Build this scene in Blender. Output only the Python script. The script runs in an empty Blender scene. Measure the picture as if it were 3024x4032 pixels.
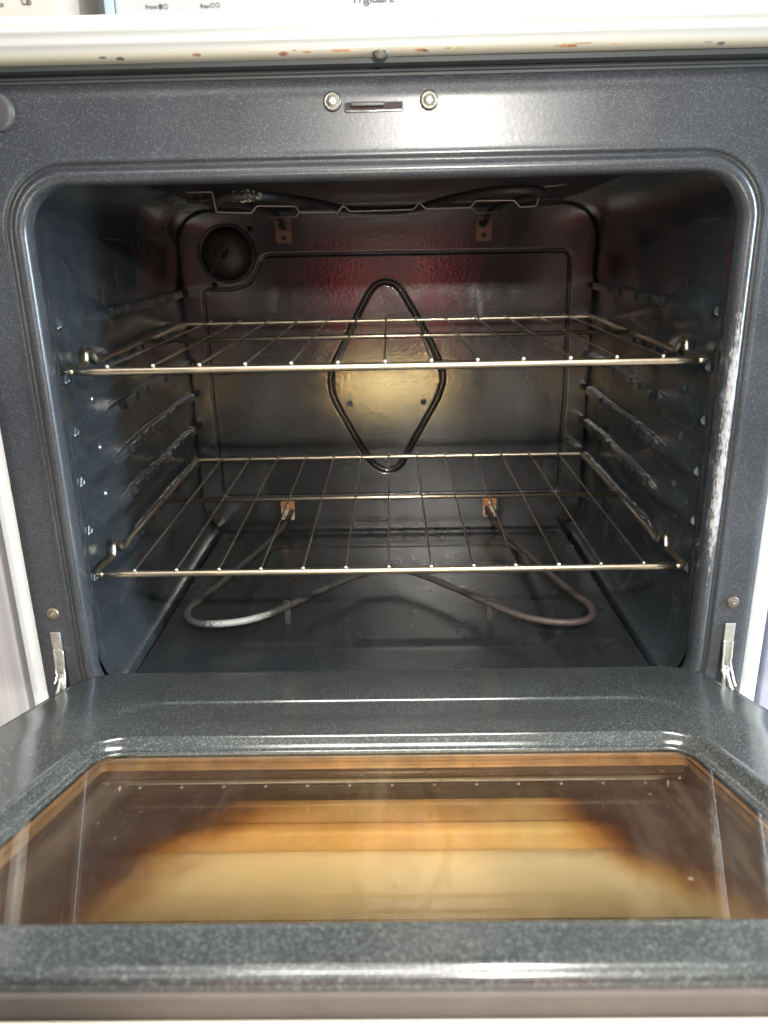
import bpy, math, random
import numpy as np
from mathutils import Vector, Matrix
random.seed(4)
S = bpy.context.scene
# ------------------------------------------------------------------ camera
CAM = np.array([0.006486, -0.687363, 0.296054])
PITCH, YAW, ROLL, FPX = 0.316066, -0.015609, -0.020851, 2972.15
fw = np.array([math.sin(YAW)*math.cos(PITCH), math.cos(YAW)*math.cos(PITCH), -math.sin(PITCH)])
rt = np.array([math.cos(YAW), -math.sin(YAW), 0]); up = np.cross(rt, fw)
r2 = math.cos(ROLL)*rt+math.sin(ROLL)*up; u2 = -math.sin(ROLL)*rt+math.cos(ROLL)*up
cd = bpy.data.cameras.new('camera'); co = bpy.data.objects.new('camera', cd); S.collection.objects.link(co)
M = Matrix(((r2[0], u2[0], -fw[0], CAM[0]), (r2[1], u2[1], -fw[1], CAM[1]), (r2[2], u2[2], -fw[2], CAM[2]), (0, 0, 0, 1)))
co.matrix_world = M
cd.sensor_fit = 'VERTICAL'; cd.sensor_height = 36; cd.sensor_width = 27; cd.lens = FPX/4032*36
cd.clip_start = 0.01; cd.clip_end = 50
cd.dof.use_dof = True; cd.dof.focus_distance = 0.74; cd.dof.aperture_fstop = 8.0
S.camera = co
S.view_settings.view_transform = 'Standard'; S.view_settings.look = 'None'
S.view_settings.exposure = -0.2; S.view_settings.gamma = 1.0; S.view_settings.use_curve_mapping = False
# ------------------------------------------------------------------ light
W = bpy.data.worlds.new('World'); S.world = W; W.use_nodes = True
wn = W.node_tree.nodes; wl = W.node_tree.links; wn.clear()
wo = wn.new('ShaderNodeOutputWorld'); wb = wn.new('ShaderNodeBackground'); tc = wn.new('ShaderNodeTexCoord')
sp = wn.new('ShaderNodeSeparateXYZ'); rp = wn.new('ShaderNodeValToRGB'); mp = wn.new('ShaderNodeMapRange')
mp.inputs[1].default_value = -1; mp.inputs[2].default_value = 1
wl.new(tc.outputs['Generated'], sp.inputs[0]); wl.new(sp.outputs['Z'], mp.inputs[0]); wl.new(mp.outputs[0], rp.inputs[0])
e = rp.color_ramp.elements; e[0].position = .0; e[0].color = (.07, .06, .055, 1); e[1].position = 1; e[1].color = (.95, .93, .9, 1)
m_ = rp.color_ramp.elements.new(.47); m_.color = (.16, .14, .135, 1); m_ = rp.color_ramp.elements.new(.58); m_.color = (.5, .49, .49, 1)
wl.new(rp.outputs[0], wb.inputs[0]); wb.inputs[1].default_value = 0.24; wl.new(wb.outputs[0], wo.inputs[0])

def area(name, loc, tgt, sx, sy, power, col):
    l = bpy.data.lights.new(name, 'AREA'); l.shape = 'RECTANGLE'; l.size = sx; l.size_y = sy; l.energy = power; l.color = col
    o = bpy.data.objects.new(name, l); S.collection.objects.link(o); o.location = loc
    o.rotation_euler = (Vector(tgt)-Vector(loc)).to_track_quat('-Z', 'Y').to_euler(); return o
area('hand_lamp', (.12, -.85, .54), (0, .16, -.13), .03, .025, 3.8, (1, .96, .88)).data.spread = math.radians(80)
area('ceiling_light', (0, -1.15, 1.75), (0, -.1, .1), 1.6, .9, 24, (1, .97, .92))
area('room_light', (.15, -2.1, .98), (0, 0, .2), 1.0, .40, 8, (1, .94, .88))
area('person_fill_light', (0, .10, 1.30), (0, -1.1, .1), .6, .3, 34, (1, .95, .88))  # unseen fill lamp, added to brighten the person and the door
area('window_light', (2.1, -.47, .55), (-.3, .1, .1), .16, 1.2, 120, (.70, .87, 1))
area('left_window_light', (-1.5, -.75, .9), (0, 0, .3), .5, .9, 12, (.9, .96, 1))
area('low_light', (.0, -.80, -.065), (0, 0, -.20), .36, .06, 4.5, (.98, 1, .86))  # unseen lamp added to light the drawer and the back panel glow

# ------------------------------------------------------------------ materials
def nt(name):
    m = bpy.data.materials.new(name); m.use_nodes = True; n = m.node_tree.nodes; n.clear()
    out = n.new('ShaderNodeOutputMaterial'); b = n.new('ShaderNodeBsdfPrincipled'); m.node_tree.links.new(b.outputs[0], out.inputs[0])
    return m, n, m.node_tree.links, b
def mixc(n, l, fac, a, b, mode='MIX'):
    x = n.new('ShaderNodeMix'); x.data_type = 'RGBA'; x.blend_type = mode
    if isinstance(fac, (int, float)): x.inputs[0].default_value = fac
    else: l.new(fac, x.inputs[0])
    for i, c in ((6, a), (7, b)):
        if isinstance(c, tuple): x.inputs[i].default_value = (*c[:3], 1)
        else: l.new(c, x.inputs[i])
    return x.outputs[2]
def math_(n, l, op, a, b=None, c=None, clamp=False):
    x = n.new('ShaderNodeMath'); x.operation = op; x.use_clamp = clamp
    for i, q in enumerate((a, b, c)):
        if q is None: continue
        if isinstance(q, (int, float)): x.inputs[i].default_value = q
        else: l.new(q, x.inputs[i])
    return x.outputs[0]
def noise(n, l, vec, scale, detail=3, rough=.5, sx=(1, 1, 1), loc=(0, 0, 0), dist=0):
    mpn = n.new('ShaderNodeMapping'); mpn.inputs['Scale'].default_value = sx; mpn.inputs['Location'].default_value = loc
    l.new(vec, mpn.inputs[0]); x = n.new('ShaderNodeTexNoise'); x.inputs['Scale'].default_value = scale
    x.inputs['Detail'].default_value = detail; x.inputs['Roughness'].default_value = rough; x.inputs['Distortion'].default_value = dist
    l.new(mpn.outputs[0], x.inputs['Vector']); return x.outputs[0]
def ramp(n, l, v, stops):
    r = n.new('ShaderNodeValToRGB'); e = r.color_ramp.elements
    while len(e) < len(stops): e.new(.5)
    for i, (p, c) in enumerate(stops):
        e[i].position = p; e[i].color = (c, c, c, 1) if isinstance(c, (int, float)) else (*c, 1)
    l.new(v, r.inputs[0]); return r.outputs[0]
def objco(n): return n.new('ShaderNodeTexCoord').outputs['Object']

def enamel(name, base=(.026, .031, .036), speck=(.16, .17, .18), spk=.5, rough=.22, bump=.12, bscale=260, cell=700, wear=.0, streak=(1, 1, 1), bdist=.0006, dust=(.16, .17, .18), ior=1.6, painted_glare=False):
    m, n, l, b = nt(name); v = objco(n)
    vo = n.new('ShaderNodeTexVoronoi'); vo.inputs['Scale'].default_value = cell; l.new(v, vo.inputs['Vector'])
    dot = ramp(n, l, vo.outputs['Distance'], [(.0, 1.), (.42, 0.)])
    sx = n.new('ShaderNodeSeparateColor'); l.new(vo.outputs['Color'], sx.inputs[0])
    pick = ramp(n, l, sx.outputs[0], [(.25, 0.), (1.0, 1.)])
    f = math_(n, l, 'MULTIPLY', dot, pick); f = math_(n, l, 'MULTIPLY', f, spk)
    big = ramp(n, l, noise(n, l, v, 9, 5, .6), [(.3, .75), (.7, 1.25)])
    c0 = mixc(n, l, 1.0, base, big, 'MULTIPLY')
    c = mixc(n, l, f, c0, speck)
    rgh = math_(n, l, 'MULTIPLY_ADD', noise(n, l, v, 25, 4, .6), .16, rough-.06)
    if wear > 0:
        st = noise(n, l, v, 16, 8, .72, streak, dist=.6); w1 = ramp(n, l, st, [(.52, 0.), (.72, 1.)])
        st2 = noise(n, l, v, 5, 3, .6, (1, 1, 1), (3, 1, 2)); w2 = ramp(n, l, st2, [(.45, 0.), (.62, 1.)])
        w = math_(n, l, 'MULTIPLY', math_(n, l, 'MULTIPLY', w1, w2), wear)
        c = mixc(n, l, w, c, dust); rgh = math_(n, l, 'MULTIPLY_ADD', w, .35, rgh)
    if painted_glare:   # broken glare painted into the colour down the right bead of the frame
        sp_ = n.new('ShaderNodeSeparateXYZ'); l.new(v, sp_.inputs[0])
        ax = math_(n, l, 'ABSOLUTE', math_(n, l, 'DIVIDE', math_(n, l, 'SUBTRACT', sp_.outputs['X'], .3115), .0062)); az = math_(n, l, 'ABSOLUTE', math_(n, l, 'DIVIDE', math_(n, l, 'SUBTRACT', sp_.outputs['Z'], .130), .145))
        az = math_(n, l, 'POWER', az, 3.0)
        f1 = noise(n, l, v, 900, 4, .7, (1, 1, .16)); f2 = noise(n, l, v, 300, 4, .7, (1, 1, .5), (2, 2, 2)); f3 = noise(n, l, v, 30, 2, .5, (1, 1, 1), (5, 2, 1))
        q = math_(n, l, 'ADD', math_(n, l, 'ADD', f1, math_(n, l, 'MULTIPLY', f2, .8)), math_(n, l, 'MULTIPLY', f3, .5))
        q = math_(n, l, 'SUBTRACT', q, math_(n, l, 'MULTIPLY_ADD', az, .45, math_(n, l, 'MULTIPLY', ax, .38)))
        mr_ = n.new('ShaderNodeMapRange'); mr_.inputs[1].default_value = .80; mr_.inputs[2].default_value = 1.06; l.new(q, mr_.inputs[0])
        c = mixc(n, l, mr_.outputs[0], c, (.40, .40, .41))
    l.new(c, b.inputs['Base Color']); l.new(rgh, b.inputs['Roughness']); b.inputs['IOR'].default_value = ior
    bn = noise(n, l, v, bscale, 2, .5); bu = n.new('ShaderNodeBump'); bu.inputs['Strength'].default_value = bump; bu.inputs['Distance'].default_value = bdist
    l.new(bn, bu.inputs['Height']); l.new(bu.outputs[0], b.inputs['Normal']); return m

def metal(name, base, rough=.25, stain=None, amount=.5, scale=60, metallic=1.0, bump=.05):
    m, n, l, b = nt(name); v = objco(n); c = base
    rg = math_(n, l, 'MULTIPLY_ADD', noise(n, l, v, scale*2, 3), .2, rough-.05)
    if stain:
        w = ramp(n, l, noise(n, l, v, scale, 6, .7), [(.5, 0.), (.68, 1.)]); w = math_(n, l, 'MULTIPLY', w, amount)
        c = mixc(n, l, w, base, stain); rg = math_(n, l, 'MULTIPLY_ADD', w, .3, rg); l.new(c, b.inputs['Base Color'])
    else: b.inputs['Base Color'].default_value = (*base, 1)
    l.new(rg, b.inputs['Roughness']); b.inputs['Metallic'].default_value = metallic
    if bump:
        bu = n.new('ShaderNodeBump'); bu.inputs['Strength'].default_value = bump; bu.inputs['Distance'].default_value = .0006
        l.new(noise(n, l, v, 500, 3), bu.inputs['Height']); l.new(bu.outputs[0], b.inputs['Normal'])
    return m
def plain(name, col, rough=.5, metallic=0.0, var=.12, scale=30):
    m, n, l, b = nt(name); v = objco(n)
    k = ramp(n, l, noise(n, l, v, scale, 4, .6), [(.3, 1-var), (.7, 1+var)])
    l.new(mixc(n, l, 1., col, k, 'MULTIPLY'), b.inputs['Base Color']); b.inputs['Roughness'].default_value = rough; b.inputs['Metallic'].default_value = metallic
    return m

M_frame = enamel('grey_enamel', base=(.037, .040, .046), speck=(.38, .39, .41), spk=.85, rough=.29, bump=.10, cell=1000, painted_glare=True)
M_wall = enamel('cavity_enamel', base=(.024, .029, .033), speck=(.26, .27, .28), spk=.5, rough=.2, wear=.5, streak=(1, 2.2, .9), cell=900, bump=.15)
M_back = enamel('back_enamel', base=(.009, .010, .011), spk=.15, rough=.17, ior=2.0, wear=.3, streak=(2, 1, .6), bump=.22, bscale=190, bdist=.0009)
M_floor = enamel('floor_enamel', base=(.017, .019, .021), spk=.35, rough=.27, wear=.16, streak=(2.4, .4, 1), bump=.10, cell=700)
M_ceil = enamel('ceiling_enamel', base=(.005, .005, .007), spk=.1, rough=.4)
M_door = enamel('door_enamel', base=(.036, .040, .040), speck=(.50, .53, .51), spk=.85, rough=.15, ior=1.7, bump=.05, cell=1000)
M_steel = metal('rack_steel', (.62, .53, .40), .26, (.20, .12, .07), .4, 14, bump=0)
M_wsteel = metal('rack_wire_steel', (.46, .39, .30), .34, (.12, .08, .05), .6, 30, bump=0)
M_tip = metal('cut_wire_end', (.95, .92, .85), .35)
M_elem = metal('element_sheath', (.035, .032, .034), .55, (.07, .05, .045), .6, 40, .5, .3)
M_copper = metal('heat_tinted_bracket', (.24, .15, .11), .38, (.12, .07, .05), .6, 90, .9)
M_copper2 = metal('bright_bracket', (.62, .50, .36), .45, (.30, .18, .10), .7, 160, .6)
M_orange = metal('orange_tinted_bracket', (.42, .20, .08), .45, (.22, .10, .05), .6, 100, .6)
M_wire = metal('hanger_wire_steel', (.30, .24, .22), .5, (.1, .08, .07), .4, 90, .7)
M_screw = metal('zinc_screw', (.17, .168, .15), .38, (.25, .2, .15), .4, 200)
M_hinge = metal('hinge_steel', (.78, .78, .72), .35, (.2, .18, .14), .5, 120)
M_black = plain('black_void', (.006, .006, .007), .6)
M_dark = plain('dark_gasket', (.05, .055, .055), .55)
M_slot = plain('slot_interior', (.022, .003, .006), .6)
M_taupe = plain('door_side_trim', (.065, .052, .045), .7, 0, .1, 60)
M_cream = plain('cream_enamel', (.78, .72, .6), .3, 0, .03)
M_channel = plain('browned_channel', (.23, .15, .09), .42, 0, .35, 55)
M_print = plain('printed_grey', (.10, .09, .10), .5)
M_purple = plain('printed_script', (.11, .07, .13), .5)
M_beige = plain('beige_plastic', (.56, .50, .43), .45, 0, .04)
M_bluegrey = plain('blue_grey_endcap', (.42, .52, .66), .4, 0, .05)
M_kwall = plain('painted_wall', (.75, .74, .72), .7, 0, .04)
M_kfloor = plain('kitchen_floor', (.34, .29, .25), .5)
M_trim = plain('white_side_trim', (.72, .74, .75), .25, 0, .02)
M_side = plain('white_enamel', (.52, .53, .52), .25, 0, .03)

def white_rust():
    m, n, l, b = nt('white_enamel_rusty_edge'); v = objco(n)
    s = n.new('ShaderNodeSeparateXYZ'); l.new(v, s.inputs[0])
    low = n.new('ShaderNodeMapRange'); low.inputs[1].default_value = .4600; low.inputs[2].default_value = .4545; l.new(s.outputs['Z'], low.inputs[0])
    c = mixc(n, l, math_(n, l, 'MULTIPLY', low.outputs[0], .75), (.52, .515, .49), (.48, .42, .30))
    jag = noise(n, l, v, 260, 4, .7)
    spots = [(-.142, .4548, .004, .0012, (.30, .10, .03)), (-.075, .4542, .0045, .0014, (.26, .07, .02)), (-.066, .4560, .0020, .0007, (.3, .12, .04)), (-.056, .4548, .004, .0008, (.42, .2, .06)),
             (-.030, .4552, .009, .0009, (.5, .2, .05)), (.032, .4545, .006, .0010, (.45, .13, .02)), (.036, .4542, .003, .0009, (.2, .05, .02)), (.053, .4551, .003, .0005, (.2, .15, .1)), (.062, .4549, .006, .0007, (.55, .4, .12)),
             (.145, .4549, .009, .0011, (.5, .2, .04)), (.149, .4547, .004, .0007, (.3, .1, .02)), (.158, .4560, .010, .0005, (.3, .14, .05)), (.182, .4554, .005, .0004, (.6, .35, .1)),
             (-.216, .4545, .004, .0009, (.08, .06, .06)), (-.203, .4538, .004, .0011, (.05, .05, .05)), (.253, .4550, .004, .0005, (.25, .2, .2)), (.264, .4542, .004, .0010, (.1, .1, .11)), (-.33, .4548, .01, .0007, (.5, .4, .25))]
    for x, z, rx, rz, col in spots:
        rx *= .85; rz *= .8; z -= .0004
        dx = math_(n, l, 'DIVIDE', math_(n, l, 'SUBTRACT', s.outputs['X'], x), rx); dz = math_(n, l, 'DIVIDE', math_(n, l, 'SUBTRACT', s.outputs['Z'], z), rz)
        d = math_(n, l, 'ADD', math_(n, l, 'MULTIPLY', dx, dx), math_(n, l, 'MULTIPLY', dz, dz))
        d = math_(n, l, 'MULTIPLY_ADD', jag, 3.4, math_(n, l, 'SUBTRACT', d, 1.7))
        mr = n.new('ShaderNodeMapRange'); mr.inputs[1].default_value = 1.25; mr.inputs[2].default_value = .7; l.new(d, mr.inputs[0])
        c = mixc(n, l, math_(n, l, 'MULTIPLY', mr.outputs[0], .8), c, tuple(q*.8+.03 for q in col))
    l.new(c, b.inputs['Base Color']); b.inputs['Roughness'].default_value = .22
    bu = n.new('ShaderNodeBump'); bu.inputs['Strength'].default_value = .08; bu.inputs['Distance'].default_value = .0005
    l.new(noise(n, l, v, 160, 2), bu.inputs['Height']); l.new(bu.outputs[0], b.inputs['Normal']); return m
M_top = white_rust()

def grain_mat(name, a, b_, sx):
    m, n, l, b = nt(name); v = objco(n)
    g = noise(n, l, v, 14, 5, .6, sx); l.new(mixc(n, l, ramp(n, l, g, [(.35, 0.), (.65, 1.)]), a, b_), b.inputs['Base Color']); b.inputs['Roughness'].default_value = .5
    return m
M_cabL = grain_mat('grey_streaked_cabinet', (.50, .49, .50), (.33, .31, .32), (4, 4, .08))
M_cabR = grain_mat('lilac_grey_cabinet', (.40, .40, .48), (.35, .35, .43), (3, 3, .08))

def glass_mat():
    m = bpy.data.materials.new('window_glass'); m.use_nodes = True; n = m.node_tree.nodes; l = m.node_tree.links; n.clear()
    o = n.new('ShaderNodeOutputMaterial'); t = n.new('ShaderNodeBsdfTransparent'); g = n.new('ShaderNodeBsdfGlossy'); fr = n.new('ShaderNodeFresnel'); mx = n.new('ShaderNodeMixShader')
    t.inputs[0].default_value = (.93, .87, .78, 1); g.inputs['Roughness'].default_value = .015; g.inputs[0].default_value = (1, .97, .9, 1); fr.inputs[0].default_value = 1.5
    v = objco(n); df = n.new('ShaderNodeBsdfDiffuse'); df.inputs[0].default_value = (.5, .42, .3, 1); m2 = n.new('ShaderNodeMixShader')
    ge = n.new('ShaderNodeNewGeometry'); k = math_(n, l, 'MULTIPLY', fr.outputs[0], 1.2, clamp=True); k = math_(n, l, 'MULTIPLY', k, math_(n, l, 'SUBTRACT', 1.0, ge.outputs['Backfacing']))
    sm = noise(n, l, v, 14, 7, .7); dirt = ramp(n, l, sm, [(.4, .002), (.75, .022)])
    vo = n.new('ShaderNodeTexVoronoi'); vo.inputs['Scale'].default_value = 55; l.new(v, vo.inputs['Vector']); sc = n.new('ShaderNodeSeparateColor'); l.new(vo.outputs['Color'], sc.inputs[0])
    dd = math_(n, l, 'MULTIPLY', ramp(n, l, vo.outputs['Distance'], [(.04, 1.), (.09, 0.)]), ramp(n, l, sc.outputs[0], [(.86, 0.), (.9, 1.)]))
    wipe = ramp(n, l, noise(n, l, v, 22, 6, .65, (1, .12, 1), (3, 1, 0), 1.2), [(.52, 0.), (.75, .05)]); dirt = math_(n, l, 'ADD', dirt, wipe)
    dirt = math_(n, l, 'MULTIPLY_ADD', dd, .3, dirt)
    l.new(k, mx.inputs[0]); l.new(t.outputs[0], mx.inputs[1]); l.new(g.outputs[0], mx.inputs[2])
    l.new(dirt, m2.inputs[0]); l.new(mx.outputs[0], m2.inputs[1]); l.new(df.outputs[0], m2.inputs[2]); l.new(m2.outputs[0], o.inputs[0]); return m
M_glass = glass_mat()
def stain_mat():
    # amber low-e pane with a printed plum-brown border that fades inward in fine dots
    m = bpy.data.materials.new('amber_printed_pane'); m.use_nodes = True; n = m.node_tree.nodes; l = m.node_tree.links; n.clear()
    o = n.new('ShaderNodeOutputMaterial'); v = objco(n); s = n.new('ShaderNodeSeparateXYZ'); l.new(v, s.inputs[0])
    t = n.new('ShaderNodeBsdfTransparent'); g = n.new('ShaderNodeBsdfGlossy'); g.inputs['Roughness'].default_value = .02; fr = n.new('ShaderNodeFresnel'); fr.inputs[0].default_value = 1.45
    p = n.new('ShaderNodeBsdfDiffuse'); p.inputs[0].default_value = (.042, .030, .034, 1)
    x = math_(n, l, 'ABSOLUTE', math_(n, l, 'SUBTRACT', s.outputs['X'], .008)); y = s.outputs['Y']
    wob = math_(n, l, 'MULTIPLY_ADD', noise(n, l, v, 9, 5, .6), .12, -.06)
    thr = math_(n, l, 'MULTIPLY_ADD', math_(n, l, 'MAXIMUM', math_(n, l, 'SUBTRACT', y, .31), 0.0), .55, .055); qx = math_(n, l, 'MAXIMUM', math_(n, l, 'SUBTRACT', x, thr), 0.0); qy = math_(n, l, 'MULTIPLY', math_(n, l, 'MAXIMUM', math_(n, l, 'SUBTRACT', .355, y), 0.0), .36)
    d = math_(n, l, 'SQRT', math_(n, l, 'ADD', math_(n, l, 'MULTIPLY', qx, qx), math_(n, l, 'MULTIPLY', qy, qy))); d = math_(n, l, 'ADD', d, wob)
    mr = n.new('ShaderNodeMapRange'); mr.interpolation_type = 'SMOOTHSTEP'; mr.inputs[1].default_value = .010; mr.inputs[2].default_value = .110; l.new(d, mr.inputs[0])
    tint = ramp(n, l, mr.outputs[0], [(0.0, (.90, .82, .64)), (.35, (.90, .66, .34)), (.7, (.50, .25, .13)), (1., (.3, .14, .10))]); l.new(tint, t.inputs[0])
    m1 = n.new('ShaderNodeMixShader'); l.new(math_(n, l, 'MULTIPLY', mr.outputs[0], .93), m1.inputs[0]); l.new(t.outputs[0], m1.inputs[1]); l.new(p.outputs[0], m1.inputs[2])
    ge = n.new('ShaderNodeNewGeometry'); m2 = n.new('ShaderNodeMixShader'); l.new(math_(n, l, 'MULTIPLY', fr.outputs[0], math_(n, l, 'SUBTRACT', 1.0, ge.outputs['Backfacing'])), m2.inputs[0]); l.new(m1.outputs[0], m2.inputs[1]); l.new(g.outputs[0], m2.inputs[2]); l.new(m2.outputs[0], o.inputs[0])
    return m
M_stain = stain_mat()

# ------------------------------------------------------------------ helpers
def mesh_obj(name, verts, faces, mat, parent=None, smooth=True, mats=None, fmi=None, local=False, label=None, auto=None):
    me = bpy.data.meshes.new(name)
    me.from_pydata([tuple(map(float, p)) for p in verts], [], [tuple(int(i) for i in f) for f in faces])
    me.materials.append(mat)
    for x in (mats or []): me.materials.append(x)
    if smooth: me.polygons.foreach_set('use_smooth', [True]*len(me.polygons))
    if fmi is not None: me.polygons.foreach_set('material_index', fmi)
    me.update()
    if auto: 
        try: me.set_sharp_from_angle(angle=math.radians(auto))
        except Exception: pass
    o = bpy.data.objects.new(name, me); S.collection.objects.link(o)
    if parent is not None:
        o.parent = parent
        if not local:
            w = Matrix.Identity(4); q = parent
            while q is not None: w = q.matrix_basis @ w if q.parent is None else q.matrix_parent_inverse @ q.matrix_basis @ w; q = q.parent
            o.matrix_parent_inverse = w.inverted()
    if label: o['label'] = label
    return o
def tag(o, label, cat, group=None, kind=None):
    if kind: o['kind'] = kind
    o['label'] = label; o['category'] = cat
    if group: o['group'] = group
    return o
def thing(name, loc, label, cat, group=None):
    o = bpy.data.objects.new(name, None); S.collection.objects.link(o); o.location = loc; o.empty_display_size = .1
    return tag(o, label, cat, group)
class B:
    def __init__(s): s.v = []; s.f = []; s.m = []; s.mi = 0
    def add(s, v, f):
        k = len(s.v); s.v += [tuple(p) for p in v]; s.f += [tuple(i+k for i in q) for q in f]; s.m += [s.mi]*len(f); return s
    def box(s, x0, x1, y0, y1, z0, z1, bv=0.0):
        if bv <= 0:
            v = [(x, y, z) for x in (x0, x1) for y in (y0, y1) for z in (z0, z1)]
            return s.add(v, [(0, 1, 3, 2), (4, 6, 7, 5), (0, 4, 5, 1), (2, 3, 7, 6), (0, 2, 6, 4), (1, 5, 7, 3)])
        import bmesh
        bm = bmesh.new(); bmesh.ops.create_cube(bm, size=1)
        for w in bm.verts: w.co = Vector(((x0+x1)/2+w.co.x*(x1-x0), (y0+y1)/2+w.co.y*(y1-y0), (z0+z1)/2+w.co.z*(z1-z0)))
        bmesh.ops.bevel(bm, geom=bm.edges[:], offset=bv, segments=3, affect='EDGES', profile=.5)
        bm.verts.ensure_lookup_table(); v = [tuple(w.co) for w in bm.verts]; f = [tuple(w.index for w in q.verts) for q in bm.faces]; bm.free(); return s.add(v, f)
    def tube(s, pts, r, n=10, closed=False, cap=True):
        P = [np.array(p, float) for p in pts]; N = len(P); rs = r if hasattr(r, '__len__') else [r]*N; T = []
        for i in range(N):
            a = P[(i-1) % N] if closed else P[max(i-1, 0)]; b = P[(i+1) % N] if closed else P[min(i+1, N-1)]
            t = b-a; T.append(t/(np.linalg.norm(t)+1e-12))
        ref = np.array([0, 0, 1.]) if abs(T[0][2]) < .9 else np.array([1., 0, 0])
        u = np.cross(T[0], ref); u /= np.linalg.norm(u); v = []
        for i in range(N):
            u = u-T[i]*(u@T[i]); u /= np.linalg.norm(u); w = np.cross(T[i], u)
            for k in range(n):
                a = 2*math.pi*k/n; v.append(P[i]+rs[i]*(math.cos(a)*u+math.sin(a)*w))
        f = []
        for i in range(N if closed else N-1):
            j = (i+1) % N
            for k in range(n): f.append((i*n+k, i*n+(k+1) % n, j*n+(k+1) % n, j*n+k))
        if not closed and cap: f += [tuple(range(n-1, -1, -1)), tuple((N-1)*n+k for k in range(n))]
        return s.add(v, f)
    def lathe(s, prof, c, axis, n=24):
        # prof: list of (r, h) along axis
        ax = np.array(axis, float); ax /= np.linalg.norm(ax); ref = np.array([0, 0, 1.]) if abs(ax[2]) < .9 else np.array([1., 0, 0])
        u = np.cross(ax, ref); u /= np.linalg.norm(u); w = np.cross(ax, u); c = np.array(c, float); v = []; f = []
        for r, h in prof:
            for k in range(n): a = 2*math.pi*k/n; v.append(c+ax*h+r*(math.cos(a)*u+math.sin(a)*w))
        for i in range(len(prof)-1):
            for k in range(n): f.append((i*n+k, i*n+(k+1) % n, (i+1)*n+(k+1) % n, (i+1)*n+k))
        f.append(tuple((len(prof)-1)*n+k for k in range(n))); return s.add(v, f)
    def obj(s, name, mat, parent=None, **k):
        if any(s.m): k['fmi'] = s.m
        return mesh_obj(name, s.v, s.f, mat, parent, **k)
def fillet(pts, r, seg=6, closed=False):
    P = [np.array(p, float) for p in pts]; N = len(P); out = []
    for i in range(N):
        if not closed and i in (0, N-1): out.append(P[i]); continue
        a, b, c = P[i-1], P[i], P[(i+1) % N]; d1 = a-b; d2 = c-b; l1 = np.linalg.norm(d1); l2 = np.linalg.norm(d2)
        rr = min(r, l1*.49, l2*.49); p = b+d1/l1*rr; q = b+d2/l2*rr
        for k in range(seg+1): t = k/seg; out.append((1-t)**2*p+2*t*(1-t)*b+t*t*q)
    return out
def rrect(x0, x1, z0, z1, r, ns=24, nc=12):
    pts = []
    cs = [(x1-r, z1-r, 0), (x0+r, z1-r, 90), (x0+r, z0+r, 180), (x1-r, z0+r, 270)]
    ends = []
    for cx, cz, a0 in cs: ends.append([(cx+r*math.cos(math.radians(a0+90*k/nc)), cz+r*math.sin(math.radians(a0+90*k/nc))) for k in range(nc+1)])
    for i in range(4):
        pts += ends[i]; a = ends[i][-1]; b = ends[(i+1) % 4][0]
        for k in range(1, ns): t = k/ns; pts.append((a[0]*(1-t)+b[0]*t, a[1]*(1-t)+b[1]*t))
    return np.array(pts)
def grid_faces(nu, nv, base=0):
    return [(base+i*nv+j, base+(i+1)*nv+j, base+(i+1)*nv+j+1, base+i*nv+j+1) for i in range(nu-1) for j in range(nv-1)]
def loft(rings, close_ring=True):
    n = len(rings[0]); v = [p for r in rings for p in r]; f = []
    for i in range(len(rings)-1):
        for k in range(n): f.append((i*n+k, i*n+(k+1) % n, (i+1)*n+(k+1) % n, (i+1)*n+k))
    return v, f
def sstep(a, b, x): t = np.clip((x-a)/(b-a), 0, 1); return t*t*(3-2*t)

# ------------------------------------------------------------------ setting
o = B().box(-3, 3, -3, .9, -.45, -.43).obj('floor', M_kfloor, smooth=False); o['kind'] = 'structure'
o = B().box(-3, 3, .66, .72, -.429, 2.0).obj('wall', M_kwall, smooth=False); tag(o, 'plain white kitchen wall behind the stove', 'wall')
for nm, x0, x1, mt, lab in (('kitchen_cabinet', -1.0, -.386, M_cabL, 'pale grey streaked cabinet to the left of the stove'), ('kitchen_cabinet', .386, 1.0, M_cabR, 'smooth lilac grey cabinet to the right of the stove')):
    t = thing(nm, ((x0+x1)/2, .3, -.429), lab, 'cabinet')
    B().box(x0, x1, .03, .63, -.33, .44).obj('carcass', mt, t, smooth=False)
    B().box(x0+.002, x1-.002, .010, .029, -.32, .43, .002).obj('cabinet_door', mt, t, smooth=False)
    B().box(x0, x1, .0, .65, .441, .475, .004).obj('countertop', M_side, t, smooth=False)

# ------------------------------------------------------------------ stove
ST = thing('stove', (0, .3, -.43), 'white electric stove with its speckled grey oven door standing open', 'stove')
# front frame
HX, ZT, ZB, R0 = .305, .365, -.132, .040
def fring(d, y): p = rrect(-HX-d, HX+d, ZB-d, ZT+d, R0+d); return [(a, y, b) for a, b in p]
prof = [(0, .012), (0, .006), (.0006, .002), (.002, -.0012), (.0045, -.0030), (.0075, -.0034), (.0100, -.0026), (.0118, -.0004), (.0130, .0022), (.0150, .0030), (.0166, .0016), (.0176, -.0006), (.0186, -.0010), (.0205, -.0004), (.0230, .0)]
rings = [fring(d, y) for d, y in prof]
last = np.array([(p[0], p[2]) for p in rings[-1]])
outer = rrect(-.3590, .3590, -.26, .4400, .003)
for t in (.15, .4, .7, 1.0): q = last*(1-t)+outer*t; rings.append([(a, 0, b) for a, b in q])
o2 = rrect(-.3598, .3598, -.2608, .4408, .0036); rings.append([(a, .0012, b) for a, b in o2]); rings.append([(a, .03, b) for a, b in o2])
v, f = loft(rings)
mesh_obj('front_frame', v, f, M_frame, ST, label='speckled grey enamel frame around the oven opening')
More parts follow.
